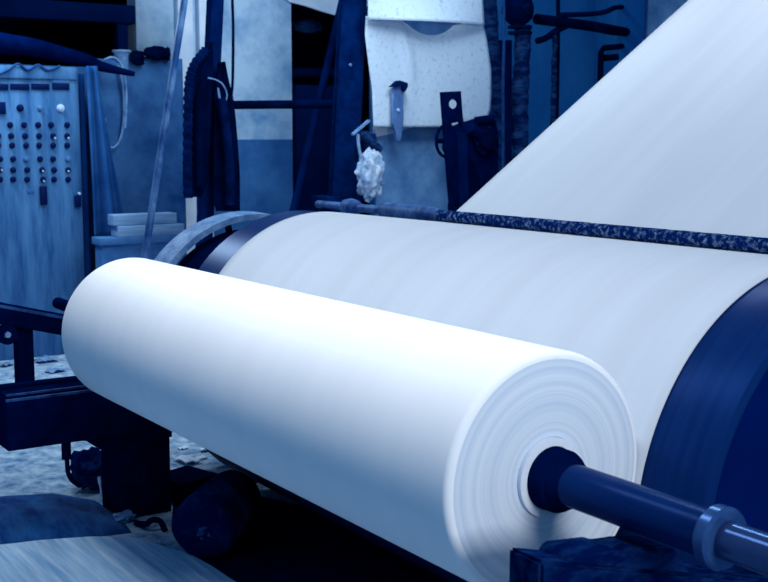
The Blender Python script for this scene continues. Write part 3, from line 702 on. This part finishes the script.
tag(obj('pipe_joint', b, M['lagging'], angle=60), 'dark pipe joint just above the fluffy rag', 'pipe joint')

# ------------------------------------------------------------------ bracket post with two holes, valve wheel and gear housing
XK = -4.7
def circ(u, v, ru, rv, n=20): return [P(u+ru*math.cos(2*math.pi*k/n), v+rv*math.sin(2*math.pi*k/n), x=XK) for k in range(n)]
br = thing('slotted_bracket', 'black upright bracket with a round hole and a slot before the spotted sheet', 'bracket', (XK, P(455, 200, x=XK).y, 0))
zb_ = 0.0
l_ = P(450, 205, x=XK); r_ = P(459, 205, x=XK)
def down(a, c): f = (c.z-0)/(a.z-c.z); q = c+(c-a)*f; q.z = 0; return q
A, Bp = P(442, 92, x=XK), P(461, 91, x=XK)
Cc = P(464, 124, x=XK); Dd = P(466, 135, x=XK)
b = B(); holed(b, [A, Bp, P(462.5, 112, x=XK), Cc, Dd, P(468, 170, x=XK), P(468, 206, x=XK), P(451, 206, x=XK), P(447, 160, x=XK)], [circ(454, 104, 5.0, 5.0), [P(u, v, x=XK) for u, v in ((451.5, 123.5), (460, 121.5), (462, 126.5), (453, 129))]], (1, 0, 0), .03)
obj('bracket_plate', b, M['black'], br)
b = B(); slab(b, [(458, 132), (467, 132), (469, 206), (460, 206)], XK+.012, .012); obj('side_rib', b, M['post'], br)
c0_ = P(460, 206, x=XK); b = B(); bx(b, XK-.06, XK, c0_.y-.07, c0_.y+.07, 0, c0_.z+.02, .004); obj('bracket_foot', b, M['black'], br)
XG = -5.3
gh = thing('gear_housing', 'black gear housing with bolted flange right of the slotted bracket', 'gear housing', (XG, P(478, 140, x=XG).y, 0))
b = B(); slab(b, [(465, 131), (474, 126), (484, 122), (496, 118), (500, 135), (498, 170), (497, 195), (482, 197), (481, 176), (474, 164), (468, 156), (463, 150)], XG, .3); bmesh.ops.bevel(b, geom=list(b.edges), offset=.015, segments=2, affect='EDGES'); obj('housing_body', b, M['black'], gh)
p = P(484, 140, x=XG); b = B(); lathe(b, [(XG-.05, .0), (XG-.05, .12), (XG+.03, .12), (XG+.035, .08), (XG+.07, .075), (XG+.07, 0)], p.y, p.z, 28); fl = obj('flange', b, M['coat'], gh)
for k in range(6):
    a = k*math.pi/3+.3; b = B(); lathe(b, [(XG+.025, .013), (XG+.045, .013), (XG+.045, 0)], p.y+.1*math.cos(a), p.z+.1*math.sin(a), 6); obj('bolt', b, M['post'], fl)
b = B(); tube(b, [P(470, 128, x=XG+.02), P(480, 136, x=XG+.02)], .05, 14); tube(b, [P(476, 121, x=XG), P(492, 119, x=XG)], .035, 12); obj('elbow', b, M['black'], gh)
vc = P(446, 141, x=XK-.12); rr = .088; b = B()
tube(b, [vc+Vector((0, rr*math.cos(2*math.pi*k/32), rr*math.sin(2*math.pi*k/32)*1.3)) for k in range(32)], .012, 8, closed=True); vw = obj('valve_wheel', b, M['black'], gh)
vw['label'] = 'dark handwheel half hidden by the bracket'
for k in range(3):
    a = k*math.pi*2/3+math.pi; b = B(); tube(b, [vc, vc+Vector((0, rr*math.cos(a), rr*math.sin(a)*1.3))], .008, 8); obj('spoke', b, M['black'], vw)
b = B(); tube(b, [vc+Vector((.02, 0, 0)), vc+Vector((-.12, .02, 0)), P(466, 141, x=XG-.02)], .018, 12); obj('wheel_stem', b, M['black'], gh)
z = P(485, 190, x=XG).z; b = B(); bx(b, XG-.25, XG-.05, P(483, 150, x=XG).y, P(497, 150, x=XG).y, 0, z, .01); obj('housing_foot', b, M['black'], gh)
b = B(); slab(b, [(466, 146), (484, 146), (484, 192), (484, 420), (466, 420), (466, 192)], XG-.5, .02); tag(obj('back_panel', b, M['dado']), 'small blue panel patch behind the gear housing', 'panel')

# ------------------------------------------------------------------ pipes on the right
XP = -6.3
def pipe(nm, pts, r, mt, lab, ct='pipe', ring=0.0, seg=14, n=10, group=None):
    b = B(); cv = cat(pts, n)
    rad = [r*(1+ring*mnoise.noise(Vector((k*.8, r*50, .3)))) for k in range(len(cv))]
    tube(b, cv, rad, seg)
    return tag(obj(nm, b, M[mt], angle=60), lab, ct, group)
def fl(p): return Vector((p.x, p.y, 0))
q = P(488, 125, x=XP)
pipe('lagged_pipe', [P(488, -25, x=XP), P(490, 30, x=XP), P(494, 70, x=XP), P(497, 125, x=XP), P(498, 200, x=XP), fl(P(498, 205, x=XP))], .075, 'lagging', 'dark lagged pipe running down along the right edge of the spotted sheet', ring=.2)
pipe('thin_pipe', [P(503, -20, x=XP+.34), P(504, 30, x=XP+.34), P(503, 90, x=XP+.34), P(503, 150, x=XP+.34), fl(P(503, 160, x=XP+.34))], .014, 'pipegrey', 'thin pale pipe standing between the two dark lagged pipes')
big = thing('valve_pipe', 'thick lagged pipe topped by a round valve, third upright right of the spotted sheet', 'pipe', fl(P(521, 150, x=XP+.1)))
b = B(); cv = cat([P(523, 28, x=XP+.1), P(522, 60, x=XP+.1), P(520, 100, x=XP+.1), P(520, 150, x=XP+.1), fl(P(520, 170, x=XP+.1))], 14)
tube(b, cv, [.075*(1+.22*mnoise.noise(Vector((k*.7, 4, .3)))) for k in range(len(cv))], 18); obj('pipe_lagging', b, M['lagging'], big, angle=60)
p = P(518, 10, x=XP+.1); b = B(); blob(b, p, (.14, .15, .15), .08, 2, 4, 1); obj('valve_body', b, M['black'], big, angle=60)
b = B(); lathe(b, [(p.x+.10, .05), (p.x+.16, .05), (p.x+.17, .03), (p.x+.17, 0)], p.y, p.z, 20); obj('valve_cap', b, M['hose'], big)
for dv in (27, 33):
    q = P(520, dv, x=XP+.1); b = B(); tube(b, [q+Vector((0,0,-.012)), q+Vector((0,0,.012))], .11, 20); obj('flange', b, M['hose'], big)
cp = thing('cross_pipe', 'thick black pipe with a short slanting branch running sideways from the round valve', 'pipe', P(575, 24, x=XP+.05))
b = B(); tube(b, cat([P(536, 19, x=XP+.05), P(560, 22, x=XP+.05), P(590, 26, x=XP+.05), P(612, 30, x=XP+.02), P(626, 32, x=XW+.36)], 10), .048, 14); obj('main_pipe', b, M['coat'], cp, angle=60)
b = B(); tube(b, cat([P(537, 41, x=XP+.05), P(546, 38, x=XP+.05), P(556, 31, x=XP+.05), P(566, 26, x=XP+.02)], 10), .03, 14); obj('branch_pipe', b, M['hose'], cp, angle=60)
pipe('cross_pipe', [P(560, 15, x=XP-.1), P(590, 14, x=XP-.1), P(605, 12, x=XP-.1), P(614, 8, x=XP-.15), P(622, 7, x=XW+.355)], .025, 'hose', 'slim dark pipe above the thick black sideways pipe')
pipe('thin_pipe', [P(558, -20, x=XP-.2), P(558, 40, x=XP-.2), P(557, 100, x=XP-.2), fl(P(556, 120, x=XP-.2))], .02, 'coat', 'thin dark upright pipe crossing behind the thick sideways pipe')
pipe('knobbly_cord', [P(554, 37, x=XP+.02), P(555, 45, x=XP+.02), P(554, 62, x=XP+.02), P(554, 80, x=XP+.02), P(553, 125, x=XP+.02), fl(P(553, 130, x=XP+.02))], .026, 'lagging', 'knobbly hose hanging from the slanting short pipe', 'hose', ring=.45)
b = B(); cv = [P(622, 46, x=XW+.36), P(616, 47, x=XP-.3), P(604, 48, x=XP-.3), P(601, 52, x=XP-.3), P(600, 90, x=XP-.3)]
tube(b, cv, .03, 10); tube(b, [P(603, 58, x=XP-.3), P(617, 57, x=XP-.3)], .035, 10); tag(obj('pipe_bend', b, M['coat']), 'dark bent pipe beside the wide pier near the moving sheet', 'pipe')
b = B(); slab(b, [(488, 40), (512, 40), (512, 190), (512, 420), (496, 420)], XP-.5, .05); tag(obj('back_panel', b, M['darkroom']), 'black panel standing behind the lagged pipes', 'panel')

# ------------------------------------------------------------------ light
w = bpy.data.worlds.new('world'); scene.world = w; w.use_nodes = True
bg = w.node_tree.nodes['Background']; bg.inputs['Color'].default_value = (0.16, 0.49, 1.0, 1); bg.inputs['Strength'].default_value = 0.35
def area(nm, loc, target, sx, sy, power, col=(1, 1, 1)):
    ld = bpy.data.lights.new(nm, 'AREA'); ld.shape = 'RECTANGLE'; ld.size = sx; ld.size_y = sy; ld.energy = power; ld.color = col
    o = bpy.data.objects.new(nm, ld); C.objects.link(o); o.location = loc
    d = Vector(target)-Vector(loc); z = -d.normalized(); x = Vector((1, 0, 0)); x = (x-z*x.dot(z)).normalized(); y = z.cross(x)
    o.rotation_euler = Matrix((x, y, z)).transposed().to_euler(); return o
area('hall_lamp', (-1.3, -0.5, 2.65), (-1.4, -0.05, 1.0), 4.4, 0.4, 42, (.97, .99, 1))
area('bay_lamp', (-4.6, 2.4, 4.4), (-6.8, 2.6, 2.0), 3.0, 1.0, 120, (.82, .95, 1))
area('web_fill', (-2.1, 2.75, 4.8), (-1.2, 2.9, 2.0), 2.2, 0.8, 76, (.95, .98, 1))  # added unseen fill that brightens the paper web
area('stand_fill', (-6.9, 0.45, 3.3), (-5.2, -0.2, 0.0), 1.0, 0.5, 70, (.82, .95, 1))  # added unseen fill for the left floor, aimed by the far band highlight
area('roll_face_fill', (5.2, 0.1, 2.3), (0.0, 0.1, 1.0), 1.5, 1.0, 165, (.95, .98, 1))  # added unseen fill for the near end face of the roll

vs = scene.view_settings; vs.view_transform = 'Standard'; vs.look = 'None'; vs.exposure = 0.0; vs.gamma = 1.0; vs.use_curve_mapping = False
